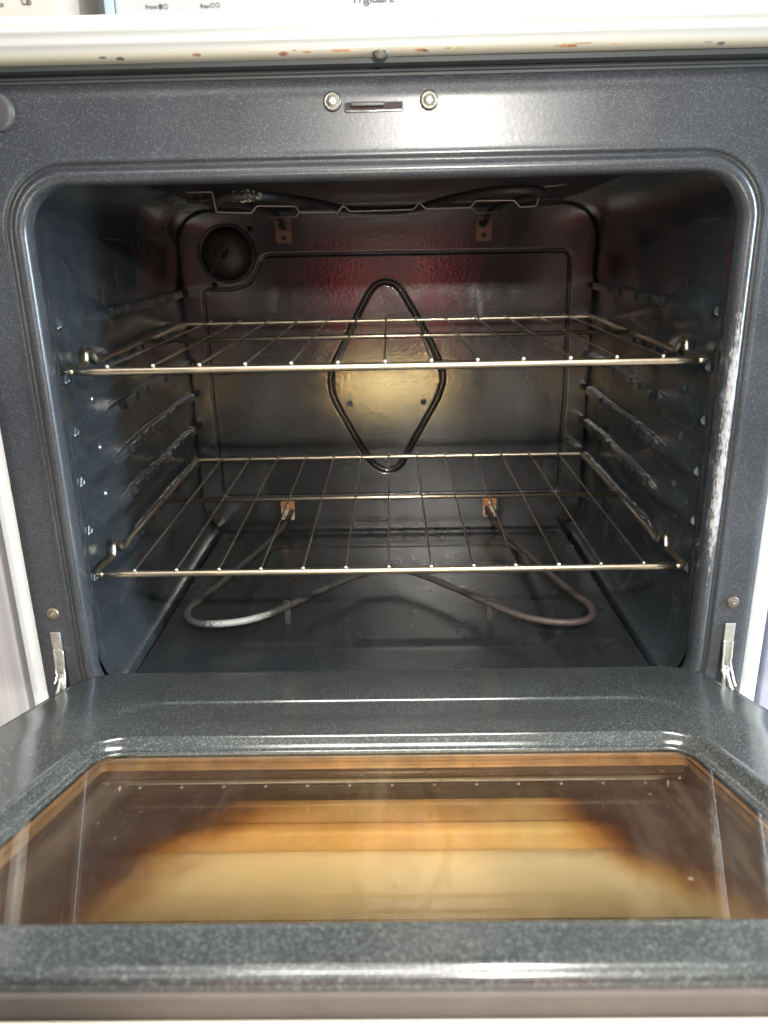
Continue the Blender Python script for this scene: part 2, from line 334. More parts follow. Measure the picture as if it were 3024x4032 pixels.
# frame head under the cooktop
prof2 = [(.03, .4409), (.0035, .4409), (.0015, .4412), (.0012, .4432), (-.0018, .4438), (-.0022, .4446), (.0015, .4452), (.003, .4475), (-.004, .4480), (-.009, .4483), (-.0095, .4519), (.03, .4521)]
xs = np.linspace(-.359, .359, 2); v = [(x, y, z) for x in xs for y, z in prof2]
mesh_obj('top_gasket', v, grid_faces(2, len(prof2)), M_dark, ST, smooth=False)
# cavity walls
yv = np.concatenate([np.linspace(.010, .135, 126), np.linspace(.137, .506, 180)])
def wall_path():
    P = [(.255, .384)]
    for k in range(13): a = math.radians(90-90*k/12); P.append((.2705+.0395*math.cos(a), .3445+.0395*math.sin(a)))
    for z in np.linspace(.343, -.066, 440): P.append((.310, z))
    for k in range(1, 26):
        a = math.radians(72*k/25); P.append((.310-.042*(1-math.cos(a))*.8, -.066-.058*math.sin(a)))
    P.append((.2870, -.1262)); P.append((.2866, -.1335)); return np.array(P)
WP = wall_path()
zk = [-.0105+.0517*k for k in range(6)]
def wall(side):
    Y, T = np.meshgrid(yv, np.arange(len(WP)), indexing='ij'); X = WP[T, 0].copy(); Z = WP[T, 1].copy()
    flare = (-.004+.004*sstep(.01, .045, Y)+.004*(Y/.5)); X = X+flare*np.where(T > 0, 1, 1)
    h = np.zeros_like(Y); rise = .0125*(Y-.03)/.45
    act = sstep(-.058, -.035, Z)*(1-sstep(.268, .29, Z))
    for z0 in zk:
        jog = 0
        for yy in (.225, .265, .345, .395): jog = jog+(1-sstep(.004, .0062, np.abs(Y-yy)))
        jog = np.clip(jog, 0, 1)
        d = np.abs(Z-(z0+rise+.0012*jog)); band = 1-sstep(.0044-.0008*jog, .0058-.0008*jog, d)
        env = sstep(.172, .182, Y)*(1-sstep(.488, .498, Y))
        h += band*env*(.0082-.0030*jog)
        h += .0018*np.exp(-((d-.0048)/.0008)**2)*env
        # rounded folds where the ledges run out toward the front
        ph = .5+.5*np.cos(2*math.pi*(Z-z0-.004+.10*np.maximum(Y-.11, 0))/.0517); near = (np.abs(Z-z0-.004) < .02585)
        fold = sstep(.050, .105, Y)*(1-sstep(.125, .185, Y-.018*ph))
        h += np.where(near, .0080*ph**1.3*fold, 0)
        h += .0035*band*sstep(.115, .14, Y)*(1-sstep(.165, .185, Y))
        # punched triangular stop
        ty = (Y-.046)/.0042; tz = (Z-z0)/.0046
        pyr = np.clip(1-np.maximum(np.abs(ty)+.6*tz, -tz), 0, 1); h += .0042*np.minimum(pyr*1.6, 1)
    for yy, zz in ((.104, .1166), (.106, .0644), (.104, .1686)):
        rr = np.sqrt((Y-yy)**2+(Z-zz)**2)/.0055; h += .0035*np.clip(1-rr**2, 0, 1)
    # bent sheet edge line near the opening
    h += .0012*np.exp(-((Y-.028)/.0012)**2)*act
    h += (.0010*np.sin(Z*61+Y*17+side)+.0008*np.sin(Z*23-Y*39))*sstep(.0, .06, Y)
    X = (X-h*np.where((Z < .33) & (Z > -.07), 1, 0))*side
    v = np.stack([X, Y, Z], -1).reshape(-1, 3)
    return mesh_obj('side_wall', v, grid_faces(len(yv), len(WP)), M_wall, ST)
wall(-1); wall(1)
# ceiling
gx = np.linspace(-.262, .262, 120); gy = np.linspace(.012, .506, 90); GX, GY = np.meshgrid(gx, gy, indexing='ij')
GZ = .3835-.004*sstep(.02, .06, GY)*(1-sstep(.44, .48, GY))*(1-sstep(.2, .23, np.abs(GX)))
GZ = np.where(GY < .03, .3835-.017*(1-sstep(.012, .028, GY)), GZ)
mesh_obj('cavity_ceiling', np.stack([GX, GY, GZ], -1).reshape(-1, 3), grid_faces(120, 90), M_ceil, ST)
# floor
gx = np.linspace(-.2852, .2852, 300); gy = np.linspace(.004, .506, 260); GX, GY = np.meshgrid(gx, gy, indexing='ij')
def sdrr(x, y, x0, x1, y0, y1, r):
    qx = np.abs(x-(x0+x1)/2)-(x1-x0)/2+r; qy = np.abs(y-(y0+y1)/2)-(y1-y0)/2+r
    return np.minimum(np.maximum(qx, qy), 0)+np.sqrt(np.maximum(qx, 0)**2+np.maximum(qy, 0)**2)-r
sd = sdrr(GX, GY, -.192, .190, .117, .437, .03)
GZ = -.131+.0022*(1-sstep(-.004, .004, sd))-.0006*np.exp(-((sd-.01)/.006)**2)
GZ += .0006*np.sin(GX*9+1)*np.sin(GY*11)
sd2 = sdrr(GX, GY, -.262, .262, .03, .482, .03); GZ -= 0.0*sd2
mesh_obj('oven_floor', np.stack([GX, GY, GZ], -1).reshape(-1, 3), grid_faces(300, 260), M_floor, ST)
# back panel
YB = .505
def b52(x, z): k = .98758; return (CAM[0]+(x-CAM[0])*k, CAM[2]+(z-CAM[2])*k)
def seg_dist(X, Z, pts, closed=True):
    D = np.full(X.shape, 9.); N = len(pts)
    for i in range(N if closed else N-1):
        a = np.array(pts[i]); b = np.array(pts[(i+1) % N]); ab = b-a; L = ab@ab+1e-12
        t = np.clip(((X-a[0])*ab[0]+(Z-a[1])*ab[1])/L, 0, 1); D = np.minimum(D, np.hypot(X-a[0]-t*ab[0], Z-a[1]-t*ab[1]))
    return D
ring = [(-.0017, .2728), (-.0164, .2694), (-.0271, .2584), (-.0505, .2172), (-.0707, .1783), (-.0885, .1457), (-.0927, .1243), (-.0887, .0977), (-.0674, .0555), (-.0441, .0124), (-.0254, -.0148), (-.0043, -.0242), (.0158, -.0155), (.0298, .0111), (.0534, .0533), (.0785, .0971), (.0857, .1234), (.0832, .1425), (.0681, .178), (.0458, .2176), (.0205, .2595), (.0113, .2690)]
ring = fillet(ring, .02, 4, True)
path = [(-.284, .265), (-.2376, .265), (-.213, .2715), (-.2006, .287), (-.1897, .3138), (.2775, .312), (.281, .10), (.279, -.067), (-.281, -.068), (-.284, .10)]
path = fillet([b52(*p) for p in path], .013, 5, True)
gx = np.linspace(-.322, .322, 620); gz = np.linspace(-.150, .390, 520); GX, GZ = np.meshgrid(gx, gz, indexing='ij')
D1 = seg_dist(GX, GZ, path); D2 = seg_dist(GX, GZ, ring)
GY = YB+.0030*(.5+.5*np.cos(np.pi*np.clip(D1/.0036, 0, 1)))
GY += .0052*(.5+.5*np.cos(np.pi*np.clip(D2/.0056, 0, 1)**1.2))
GY -= .0012*np.cos(GX*7)*np.cos((GZ-.12)*7)
sdb = sdrr(GX, GZ, -.312, .312, -.124, .376, .05); GY += .0018*sstep(-.003, .006, sdb)
mesh_obj('back_panel', np.stack([GX, GY, GZ], -1).reshape(-1, 3), grid_faces(620, 520), M_back, ST, label='back panel with pressed diamond groove')
bb = B()
for x, z in ((-.0634, .086), (.0549, .0863), (-.0036, .1908)):
    x, z = b52(x, z); b = B(); b.lathe([(.0048, .0), (.0048, .0015), (.0042, .003), (.0025, .0042), (.0006, .0047)], (x, YB-.0005, z), (0, -1, 0), 18); b.obj('bolt', M_wall, ST)
# oven light
lx, lz = -.239, .317
L_ = B().lathe([(.043, .0), (.0425, .003), (.040, .0045), (.0375, .003), (.036, .0)], (lx, YB-.001, lz), (0, -1, 0), 48).obj('oven_light', M_wall, ST, label='round lamp cover in the upper left of the back panel')
b = B(); b.lathe([(.0365, .002), (.035, .006), (.030, .0115), (.022, .0155), (.012, .0175), (.002, .018)], (lx, YB-.002, lz), (0, -1, 0), 48)
m, n, l, bs = nt('smoky_lens'); bs.inputs['Base Color'].default_value = (.045, .038, .035, 1); bs.inputs['Roughness'].default_value = .38
b.obj('lens', m, L_)
B().lathe([(.0105, .015), (.0105, .0195), (.009, .0205), (.0075, .0195), (.003, .019)], (lx-.004, YB-.001, lz+.003), (0, -1, 0), 24).obj('lens_centre', M_elem, L_)
B().tube([(lx-.030, YB-.004, lz-.040), (lx-.022, YB-.016, lz-.026), (lx-.004, YB-.024, lz+.001), (lx+.012, YB-.024, lz+.016)], .0005, 6).obj('wire_clip', M_wire, L_)
B().lathe([(.004, 0), (.004, .003), (.001, .005)], (lx-.0225, YB-.001, lz-.044), (0, -1, 0), 12).obj('clip_post', M_black, L_)
B().lathe([(.004, 0), (.004, .003), (.001, .005)], (lx+.037, YB-.001, lz+.034), (0, -1, 0), 12).obj('clip_post', M_black, L_)

# ------------------------------------------------ heating elements
def plate_with_hole(b, cx, cz, w, h, holes, y, th=.0012):
    # rounded plate, holes as dark discs slightly proud
    p = rrect(cx-w/2, cx+w/2, cz-h/2, cz+h/2, .003, 2, 4); n = len(p)
    v = [(a, y, c) for a, c in p]+[(a, y-th, c) for a, c in p]; f = [tuple(range(n, 2*n))[::-1]]
    for k in range(n): f.append((k, (k+1) % n, n+(k+1) % n, n+k))
    b.add(v, f)
    b.mi = 1
    for hx, hz, r in holes: b.lathe([(r, th+.0001), (r*.98, th+.0004), (r*.3, th+.0003)], (hx, y, hz), (0, -1, 0), 16)
    b.mi = 0
def sm(pts, it=3):
    P = [np.array(p, float) for p in pts]
    for _ in range(it):
        Q = [P[0]]
        for i in range(len(P)-1): Q += [P[i]*.75+P[i+1]*.25, P[i]*.25+P[i+1]*.75]
        Q.append(P[-1]); P = Q
    return P
bx = [(-.1650, .500, -.088), (-.1670, .470, -.092), (-.178, .432, -.104), (-.2400, .205, -.106), (-.2560, .160, -.106), (-.238, .124, -.106), (-.196, .123, -.106), (-.158, .139, -.106), (-.128, .172, -.106), (-.054, .262, -.106), (-.004, .298, -.106),
      (.0438, .264, -.106), (.121, .171, -.106), (.156, .130, -.106), (.200, .112, -.106), (.236, .120, -.106), (.2470, .158, -.106), (.228, .205, -.106), (.170, .440, -.104), (.160, .470, -.092), (.158, .500, -.088)]
bs_ = sm(bx, 3)
def elem_mat():
    m, n, l, b = nt('bake_element_sheath'); v = objco(n); s = n.new('ShaderNodeSeparateXYZ'); l.new(v, s.inputs[0])
    red = n.new('ShaderNodeMapRange'); red.inputs[1].default_value = .0; red.inputs[2].default_value = .16; l.new(s.outputs['X'], red.inputs[0])
    c = mixc(n, l, red.outputs[0], (.060, .060, .060), (.082, .060, .055))
    c = mixc(n, l, ramp(n, l, noise(n, l, v, 120, 5, .7), [(.5, 0.), (.7, .7)]), c, (.12, .10, .085))
    # chalky flaked stretch on the left loop
    dx = math_(n, l, 'DIVIDE', math_(n, l, 'ADD', s.outputs['X'], .178), .052); dy = math_(n, l, 'DIVIDE', math_(n, l, 'SUBTRACT', s.outputs['Y'], .128), .04)
    d = math_(n, l, 'ADD', math_(n, l, 'MULTIPLY', dx, dx), math_(n, l, 'MULTIPLY', dy, dy))
    d = math_(n, l, 'MULTIPLY_ADD', noise(n, l, v, 420, 5, .75), 3.2, math_(n, l, 'SUBTRACT', d, 1.6))
    mr = n.new('ShaderNodeMapRange'); mr.inputs[1].default_value = .62; mr.inputs[2].default_value = .3; l.new(d, mr.inputs[0])
    c = mixc(n, l, mr.outputs[0], c, (.36, .355, .345))
    l.new(c, b.inputs['Base Color']); b.inputs['Roughness'].default_value = .5; b.inputs['Metallic'].default_value = .25
    bu = n.new('ShaderNodeBump'); bu.inputs['Strength'].default_value = .5; bu.inputs['Distance'].default_value = .0008; l.new(noise(n, l, v, 500, 4, .7), bu.inputs['Height']); l.new(bu.outputs[0], b.inputs['Normal'])
    return m
BE = B().tube(bs_, .0043, 12).obj('bake_element', elem_mat(), ST, label='grey bake element with a chalky flaked bend')
M_foot = metal('crusted_foot', (.045, .042, .038), .6, (.09, .08, .07), .6, 300, .2, .4)
for x, y in ((-.1300, .1700), (.1225, .1690)):
    b = B(); b.box(x-.0040, x+.0036, y-.0016, y+.0010, -.1300, -.1015, .0005); b.tube([(x-.0045, y, -.1022), (x-.004, y, -.0995), (x, y-.001, -.0985), (x+.004, y, -.0995), (x+.0045, y, -.1022)], .0014, 6); b.box(x-.0025, x+.0025, y-.012, y+.001, -.1302, -.1290)
    b.obj('support_leg', M_foot, BE)
for x in (-.1714, .1622):
    b = B(); plate_with_hole(b, x, -.0790, .0225, .018, [], YB-.0015); b.obj('bracket', M_orange, BE, smooth=False)
    b = B(); plate_with_hole(b, x, -.0945, .0215, .019, [(x-.0058, -.0975, .0017), (x+.0058, -.0975, .0017)], YB-.0030)
    b.lathe([(.0022, .0012), (.0020, .002), (.0005, .0024)], (x, YB-.0018, -.0800), (0, -1, 0), 12)
    b.obj('bracket', M_copper2, BE, mats=[M_black], smooth=False)
# broil element
cz = .362
br = [(-.1523, .502, .352), (-.150, .470, .356), (-.146, .42, cz), (-.142, .30, cz), (-.1535, .20, cz), (-.170, .13, cz), (-.150, .095, cz), (-.11, .105, cz), (-.072, .2, cz), (-.045, .325, cz), (.0, .36, cz), (.040, .325, cz), (.064, .2, cz), (.10, .105, cz), (.145, .095, cz), (.162, .13, cz), (.150, .2, cz), (.140, .30, cz), (.140, .42, cz), (.1435, .470, .354), (.1438, .502, .350)]
BR = B().tube(sm(br, 3), .0042, 12).obj('broil_element', M_elem, ST, label='dark broil element hanging under the oven ceiling')
for x, z in ((-.1523, .3470), (.1438, .3445)):
    b = B(); plate_with_hole(b, x, z, .0235, .034, [(x-.004, z+.007, .0042), (x, z-.0095, .0038)], YB-.002)
    b.obj('bracket', M_copper, BR, mats=[M_black], smooth=False)
w1 = [(-.2035, .3715), (-.176, .3715), (-.1735, .3520), (-.137, .3505), (-.1315, .3572), (-.091, .3560), (-.0875, .3500), (-.048, .3495), (-.0415, .3560), (-.0355, .3500), (.030, .3505), (.0365, .3570), (.043, .3508), (.0895, .3512), (.0935, .3575), (.1335, .3572), (.1400, .3505), (.1570, .3512), (.1605, .3690), (.1860, .3712)]
B().tube(fillet([(x, .15, z-.0005) for x, z in w1], .0022, 4), .0009, 6).obj('hanger_wire', M_wire, BR)
w2 = [(-.155, .358), (-.116, .3575), (-.110, .3640), (-.066, .3640), (-.060, .3570), (-.006, .3570), (.0, .3630), (.006, .3570), (.062, .3575), (.070, .3640), (.112, .3640), (.118, .3575), (.150, .358)]
B().tube(fillet([(x, .36, z) for x, z in w2], .0022, 4), .0008, 6).obj('hanger_wire', M_wire, BR)
# crusted fibre patch on the broil tube
b = B(); rs = np.random.RandomState(8)
for k in range(230):
    t = rs.rand(); a = rs.rand()*6.28; y = .1005; x = -.133+.030*(t-.5); r = .0045*math.sin(math.pi*min(max(t, .05), .95))**.5
    c = np.array([x+rs.randn()*.0012, y, cz+math.sin(a)*r]); c[1] += math.cos(a)*r; s = .0006+rs.rand()*.0008
    d = rs.randn(3, 3)*s; b.add([c+d[0], c+d[1], c+d[2], c-d[0]*.6], [(0, 1, 2), (0, 2, 3), (0, 3, 1), (1, 3, 2)])
b.obj('crusted_fibre', plain('pale_yellow_crust', (.30, .29, .20), .5, 0, .5, 300), BR, smooth=False, label='pale yellow crumbly crust')
b = B()
for x in (-.2105, -.1985, -.178): b.lathe([(.0022, 0), (.0022, .006), (.0028, .0062), (.0028, .008)], (x, .19, .372), (0, 0, -1), 10)
b.tube([(-.205, .19, .366), (-.190, .19, .366)], .0016, 6); b.obj('ceiling_studs', M_elem, ST)

# ------------------------------------------------ screws, latch, hinges
def screw(x, z, r=.0068, y=0.0, mat=M_screw):
    b = B(); b.lathe([(r*1.12, .0), (r*1.1, .0012), (r, .0022), (r*.86, .0028), (r*.80, .0024), (r*.62, .0032), (r*.3, .0034), (.0002, .0034)], (x, y, z), (0, -1, 0), 28)
    o = b.obj('screw', mat, ST)
    c = B(); w = r*.09; L = r*.30
    c.box(x-L, x+L, y-.0040, y-.0030, z-w, z+w); c.box(x-w, x+w, y-.0042, y-.0030, z-L, z+L); c.obj('screw_slot', M_hinge, o, smooth=False)
    return o
screw(-.0393, .4232); screw(.0394, .4225)
screw(-.3393, -.0305, .0056, mat=metal('bronzed_screw', (.42, .33, .25), .4, (.2, .14, .1), .4, 200)); screw(.3396, -.0283, .0056, mat=metal('dull_screw', (.26, .21, .18), .5, (.1, .08, .06), .4, 200))
B().lathe([(.0155, 0), (.0155, .002), (.0145, .0035), (.010, .0042), (.001, .0045)], (-.3150, 0, .4221), (0, -1, 0), 36).obj('plug_button', plain('plug_grey', (.06, .055, .06), .4), ST)
b = B(); b.lathe([(.006, 0), (.0058, .0012), (.003, .002), (.0004, .0021)], (0, -.0085, .4555), (0, -1, 0), 20)
# latch slot
LS = B().box(-.0288, .0172, -.0006, .0004, .4160, .4214).obj('latch_slot', M_slot, ST, smooth=False)
p = rrect(-.0292, .0176, .4156, .4219, .0012, 4, 4); b = B()
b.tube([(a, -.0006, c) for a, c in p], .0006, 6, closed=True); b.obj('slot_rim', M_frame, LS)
b = B(); b.tube([(-.0280, -.0010, .4158), (-.005, -.0010, .4157), (.0165, -.0010, .4161)], .0009, 8); b.obj('slot_lip', M_hinge, LS)
b = B(); b.box(-.0245, .003, -.0042, -.0010, .4186, .4222, .0012); b.obj('latch_tongue', metal('latch_grey', (.12, .12, .115), .45), LS)
# hinges
for s in (-1, 1):
    X = .3395*s
    H = B().box(X-.0050, X+.0050, -.0035, -.0008, -.0700, -.0505, .0006).obj('hinge', M_hinge, ST, label='pale hinge arm at the %s of the opening' % ('left' if s < 0 else 'right'))
    B().box(X-.0058, X+.0050, -.0006, .0006, -.135, -.0705).obj('hinge_slot', M_black, H, smooth=False)
    b = B(); rh = np.random.RandomState(5+s)
    def wob(P, k=.00022): return [tuple(np.array(p)+rh.randn(3)*k*np.array([1, .4, .6])) for p in sm(P, 2)]
    b.tube(wob([(X-.0042, -.003, -.0700), (X-.0040, -.004, -.080), (X-.0042, -.005, -.092), (X-.0035, -.008, -.099), (X-.0045, -.012, -.104)]), .0011, 7)
    b.tube(wob([(X+.0040, -.003, -.0700), (X+.0042, -.004, -.082), (X+.0036, -.005, -.094), (X+.0050, -.010, -.104), (X+.0065, -.016, -.114)]), .0011, 7)
    b.box(X-.0038, X+.0038, -.0035, -.0010, -.100, -.070, .0006)
    b.lathe([(.0048, 0), (.0046, .002), (.0024, .003), (.0004, .003)], (X-.001*s, -.006, -.1005), (0, -1, 0), 14)
    P = [(X-.0010*s, -.008, -.100), (X+.0008*s, -.014, -.110), (X+.0042*s, -.022, -.124), (X+.0060*s, -.030, -.136)]
    b.tube(P, .0019, 8); b.obj('hinge_arm', M_hinge, H, auto=40)
    b = B(); b.tube(wob([(X-.0010*s, -.0065, -.098), (X-.0030*s, -.010, -.105), (X-.0036*s, -.012, -.114), (X-.0034*s, -.014, -.126)]), .0022, 8); b.obj('hinge_spring', M_hinge, H)

# ------------------------------------------------ cooktop, sides, panel
pr = [(.10, .4522), (-.006, .4522), (-.0130, .4524), (-.0180, .4532), (-.0205, .4550), (-.0215, .4580), (-.0222, .4606), (-.0238, .4620), (-.0246, .4632), (-.0240, .4645), (-.0232, .4665), (-.0232, .4690), (-.0243, .4704), (-.0250, .4716), (-.0243, .4728), (-.0236, .4742), (-.0233, .4770), (-.0222, .4805), (-.0195, .4835), (-.0150, .4848), (-.010, .4850), (.60, .4850)]
xs = np.linspace(-.380, .380, 60); v = [(x, y, z+.0004*math.sin(x*9)) for x in xs for y, z in pr]
mesh_obj('cooktop', v, grid_faces(60, len(pr)), M_top, ST, label='white cooktop edge with rust spots along its lower lip')
b = B(); b.lathe([(.0066, 0), (.0062, .0016), (.0045, .0026), (.001, .0028)], (0.0005, -.0170, .4545), (0, -1, -.35), 24); b.lathe([(.0020, .0030), (.0018, .0031), (.0004, .0031)], (0.0005, -.0170, .4545), (0, -1, -.35), 10)
b.obj('cooktop_screw', M_screw, ST)
for s in (-1, 1):
    pr = [(.3605, .03), (.3605, .006), (.3612, .0035), (.3640, .0018), (.3680, .0010), (.3695, .0002), (.3710, .0010), (.3750, .0022), (.3778, .0045), (.3785, .008), (.3787, .60)]
    v = [(x*s, y, z) for z in (-.42, -.1, .2, .4519) for x, y in pr]; mesh_obj('side_panel', v, grid_faces(4, len(pr)), M_trim, ST)
    v = [(x*s, y, z) for z in (-.2, .445) for x, y in ((.3588, .014), (.3607, .014))]; mesh_obj('side_seam', v, grid_faces(2, 2), M_black, ST)
B().box(-.3585, .3585, .004, .60, -.42, -.262).obj('drawer_body', plain('drawer_recess', (.62, .50, .34), .5), ST, smooth=False)
prd = [(.02, -.3170), (-.0060, -.3170), (-.0050, -.3600), (-.0050, -.4220), (.02, -.4220)]
v = [(x, y, z) for x in (-.375, 0, .375) for y, z in prd]; DR = mesh_obj('storage_drawer', v, grid_faces(3, len(prd)), plain('drawer_white', (.82, .80, .76), .4, 0, .03), ST)
B().box(-.34, .34, -.0140, .0035, -.3200, -.2905, .006).obj('drawer_pull', plain('varnished_wood', (.97, .72, .42), .4), DR)
CP = B().box(-.3655, .379, .500, .58, .4852, .80, .006).obj('control_panel', M_side, ST)
B().box(-.3790, -.3657, .500, .58, .4852, .80, .002).obj('end_cap', M_bluegrey, CP)
def text(body, x, z, y, size, mat, shear=0, name='lettering', parent=CP, align='LEFT', spacing=1.0):
    c = bpy.data.curves.new(name, 'FONT'); c.body = body; c.size = size; c.shear = shear; c.extrude = .0002; c.align_x = align; c.space_character = spacing
    o = bpy.data.objects.new(name, c); S.collection.objects.link(o); dg = bpy.context.evaluated_depsgraph_get()
    me = bpy.data.meshes.new_from_object(o.evaluated_get(dg)); bpy.data.objects.remove(o)
    vs = [(x+w.co.x, y-w.co.z, z+w.co.y) for w in me.vertices]; fs = [tuple(q.vertices) for q in me.polygons]
    return mesh_obj(name, vs, fs, mat, parent, smooth=False)
ZP = .6335
text('Front', -.3225, ZP+.0003, .4993, .0072, M_print); text('Rear', -.2475, ZP-.0002, .4993, .0072, M_print)
def ringmark(x, z, fill):
    b = B(); b.tube([(x+.0026*math.cos(a), .4992, z+.0026*math.sin(a)) for a in np.linspace(0, 2*math.pi, 24, endpoint=False)], .00035, 5, closed=True)
    if fill: b.lathe([(.0026, 0), (.002, .0002)], (x, .4995, z), (0, -1, 0), 24)
    b.obj('burner_mark', M_print, CP)
ringmark(-.3015, ZP+.0028, True); ringmark(-.2945, ZP+.0028, False); ringmark(-.2305, ZP+.0028, False); ringmark(-.2235, ZP+.0028, False)
text('Frigidaire', -.040, ZP+.001, .4993, .0165, M_purple, .35, spacing=.92)

AP = thing('countertop_appliance', (-.62, .42, .476), 'beige appliance with small printed icon on the counter left of the stove', 'appliance')
B().box(-.80, -.4190, .450, .60, .477, .78, .006).obj('housing', M_beige, AP)
p = rrect(-.4685, -.4610, .6285, .6400, .0018, 3, 4); B().tube([(a, .4492, c) for a, c in p], .0006, 5, closed=True).obj('printed_icon', M_print, AP)
B().tube([(-.4600+.0027*math.cos(a), .4490, .6305+.0027*math.sin(a)) for a in np.linspace(0, 6.283, 20, endpoint=False)], .0006, 5, closed=True).obj('printed_icon', M_print, AP)
text('Pack', -.506, .6265, .4493, .007, M_print, parent=AP)

# ------------------------------------------------ door
TH = math.radians(16.7); ct, st_ = math.cos(TH), math.sin(TH); Z0 = -.0963
# door local axes: X across, Y = away from the hinge, Z = up out of the door
DM = Matrix(((1, 0, 0, 0), (0, -ct, st_, 0), (0, st_, ct, Z0), (0, 0, 0, 1)))
def dome(u, s):
    return -.0010*sstep(.270, .306, np.abs(u))-.0*s
U0, U1, S0, S1 = -.2112, .2145, .2280, .4520
def dring(d, h): p = rrect(U0-d, U1+d, S0-d, S1+d, .020+d, 60, 12); return [(a, c, h) for a, c in p]
dprof = [(-.0016, -.0090), (-.0010, -.0080), (0, -.0074), (.0010, -.0071), (.0019, -.0075), (.0026, -.0066), (.0034, -.0064), (.0041, -.0058), (.0050, -.0050), (.0060, -.0042), (.0072, -.0026), (.0086, -.0010), (.0098, .0003), (.0112, .0008), (.0124, .0004), (.0140, .0)]
rings = [dring(d, h) for d, h in dprof]
inner = np.array([(p[0], p[1]) for p in rings[-1]]); outer = rrect(-.3080, .3040, .0100, .4905, .036, 60, 12)
def crease(u, s):
    d = sdrr(u, s, -.226, .236, .121, .60, .035); return -.0018*(1-sstep(-.0014, .0014, d))*(1-sstep(.150, .19, s))
for t in sorted(list(np.linspace(0, 1, 60)[1:])+list(np.linspace(.425, .50, 46))):
    q = inner*(1-t)+outer*t; u, s = q[:, 0], q[:, 1]
    h = dome(u, s)+crease(u, s); h = h-.0015*sstep(.965, 1, t)
    rings.append([(a, c, z) for a, c, z in zip(u, s, h)])
cen = np.array([0, .26])
for off, dh in ((.0016, -.0008), (.0030, -.0024), (.0036, -.0046), (.0036, -.0065), (.0030, -.030)):
    q = outer+(outer-cen)/np.linalg.norm(outer-cen, axis=1)[:, None]*off; h = dome(outer[:, 0], outer[:, 1])+dh
    rings.append([(a, c, z) for a, c, z in zip(q[:, 0], q[:, 1], h)])
v, f = loft(rings)
DOOR = mesh_obj('door', v, [q[::-1] for q in f], M_door, ST, local=True, label='speckled dark grey oven door pulled down open')
DOOR.matrix_parent_inverse = Matrix.Translation(ST.location).inverted(); DOOR.matrix_basis = DM
def dpart(b, name, mat, **k): return b.obj(name, mat, DOOR, local=True, **k)
dpart(B().box(U0-.010, U1+.010, S0-.010, S1+.010, -.0118, -.0086), 'inner_glass', M_glass, smooth=False)
# channel between the panes (four walls, ribbed)
ch = []
for (d, h) in ((-.0000, -.0119), (-.0005, -.0128), (-.0022, -.0131), (-.0022, -.0140), (-.0008, -.0145), (-.0008, -.0155), (-.0018, -.0159), (-.0018, -.0206)):
    p = rrect(U0-d, U1+d, S0-d, S1+d, .004, 10, 6); ch.append([(a, c, h) for a, c in p])
v, f = loft(ch); mesh_obj('window_channel', v, f, M_channel, DOOR, local=True, auto=30)
dpart(B().box(U0-.02, U1+.02, S0-.02, S1+.02, -.0240, -.0208), 'outer_glass', M_stain, smooth=False)
def framed(name, x0, x1, y0, y1, z0, z1, hole, mat):
    hx0, hx1, hy0, hy1 = hole; b = B()
    b.box(x0, x1, y0, hy0, z0, z1); b.box(x0, x1, hy1, y1, z0, z1); b.box(x0, hx0, hy0, hy1, z0, z1); b.box(hx1, x1, hy0, hy1, z0, z1)
    return dpart(b, name, mat, smooth=False)
framed('insulation_tray', -.3000, .2960, .030, .4850, -.0300, -.0242, (-.205, .21, .17, .465), M_dark)
framed('outer_panel', -.3550, .3550, .075, .4900, -.0440, -.0340, (-.25, .25, .13, .482), M_cream)
dpart(B().box(-.3000, .2960, .4880, .4965, -.0172, -.0070, .0015), 'top_trim', M_taupe)
dpart(B().box(-.3600, .3600, .4968, .5180, -.0440, -.0150, .003), 'handle', M_cream)

# ------------------------------------------------ racks
def make_rack(loc, label):
    t = thing('oven_rack', loc, label, 'oven rack', 'wire racks inside the oven')
    def o(b, name, **k): return b.obj(name, M_steel, t, local=True, **k)
    rise = lambda y: .0125*max(y, 0)/.43
    o(B().tube([(x, .0, 0) for x in np.linspace(-.292, .292, 30)], .0037, 14), 'front_bar')
    for s in (-1, 1):
        P = [(.292*s, 0, 0), (.299*s, .0005, 0), (.3025*s, .006, 0), (.3010*s, .030, .0010), (.2985*s, .046, .0015), (.2990*s, .0505, .0125), (.2990*s, .0570, .0150), (.2985*s, .0640, .0125), (.2965*s, .0690, .0018), (.2975*s, .083, .0010), (.2995*s, .10, .0020), (.2995*s, .43, rise(.43))]
        o(B().tube(fillet(P, .004, 4), .0031, 10), 'side_rail')
    o(B().tube([(-.2985, .232, rise(.232)), (0, .232, rise(.232)+.0006), (.2985, .232, rise(.232))], .0030, 10), 'cross_bar')
    P = fillet([(-.2990, .424, rise(.424)), (-.2990, .431, rise(.43)), (-.292, .4315, rise(.43)), (.292, .4315, rise(.43)), (.299, .431, rise(.43)), (.299, .424, rise(.424))], .004)
    o(B().tube(P, .0028, 10), 'rear_bar')
    for k in range(-6, 7):
        x = k*.04324; b = B(); w = random.uniform(-.0006, .0006)
        b.tube([(x+w, -.0022, .0048), (x+w, .0, .0050), (x, .14, rise(.14)+.0044), (x, .232, rise(.232)+.0046), (x-w, .33, rise(.33)+.0042), (x-w, .4325, rise(.43)+.0040)], .00105, 7)
        b.mi = 1; b.lathe([(.0016, 0), (.0019, .0008), (.0012, .0018), (.0003, .0020)], (x+w, -.0020, .0048), (0, -1, 0), 10); b.mi = 0
        b.obj('wire', M_wsteel, t, local=True, mats=[M_tip])
    return t
R1 = make_rack((-.0015, .0285, -.0008), 'lower wire oven rack just above the bake element')
R2 = R1.copy(); S.collection.objects.link(R2); R2.location = (-.0015, .0275, .2060); R2['label'] = 'upper wire oven rack across the middle of the oven'
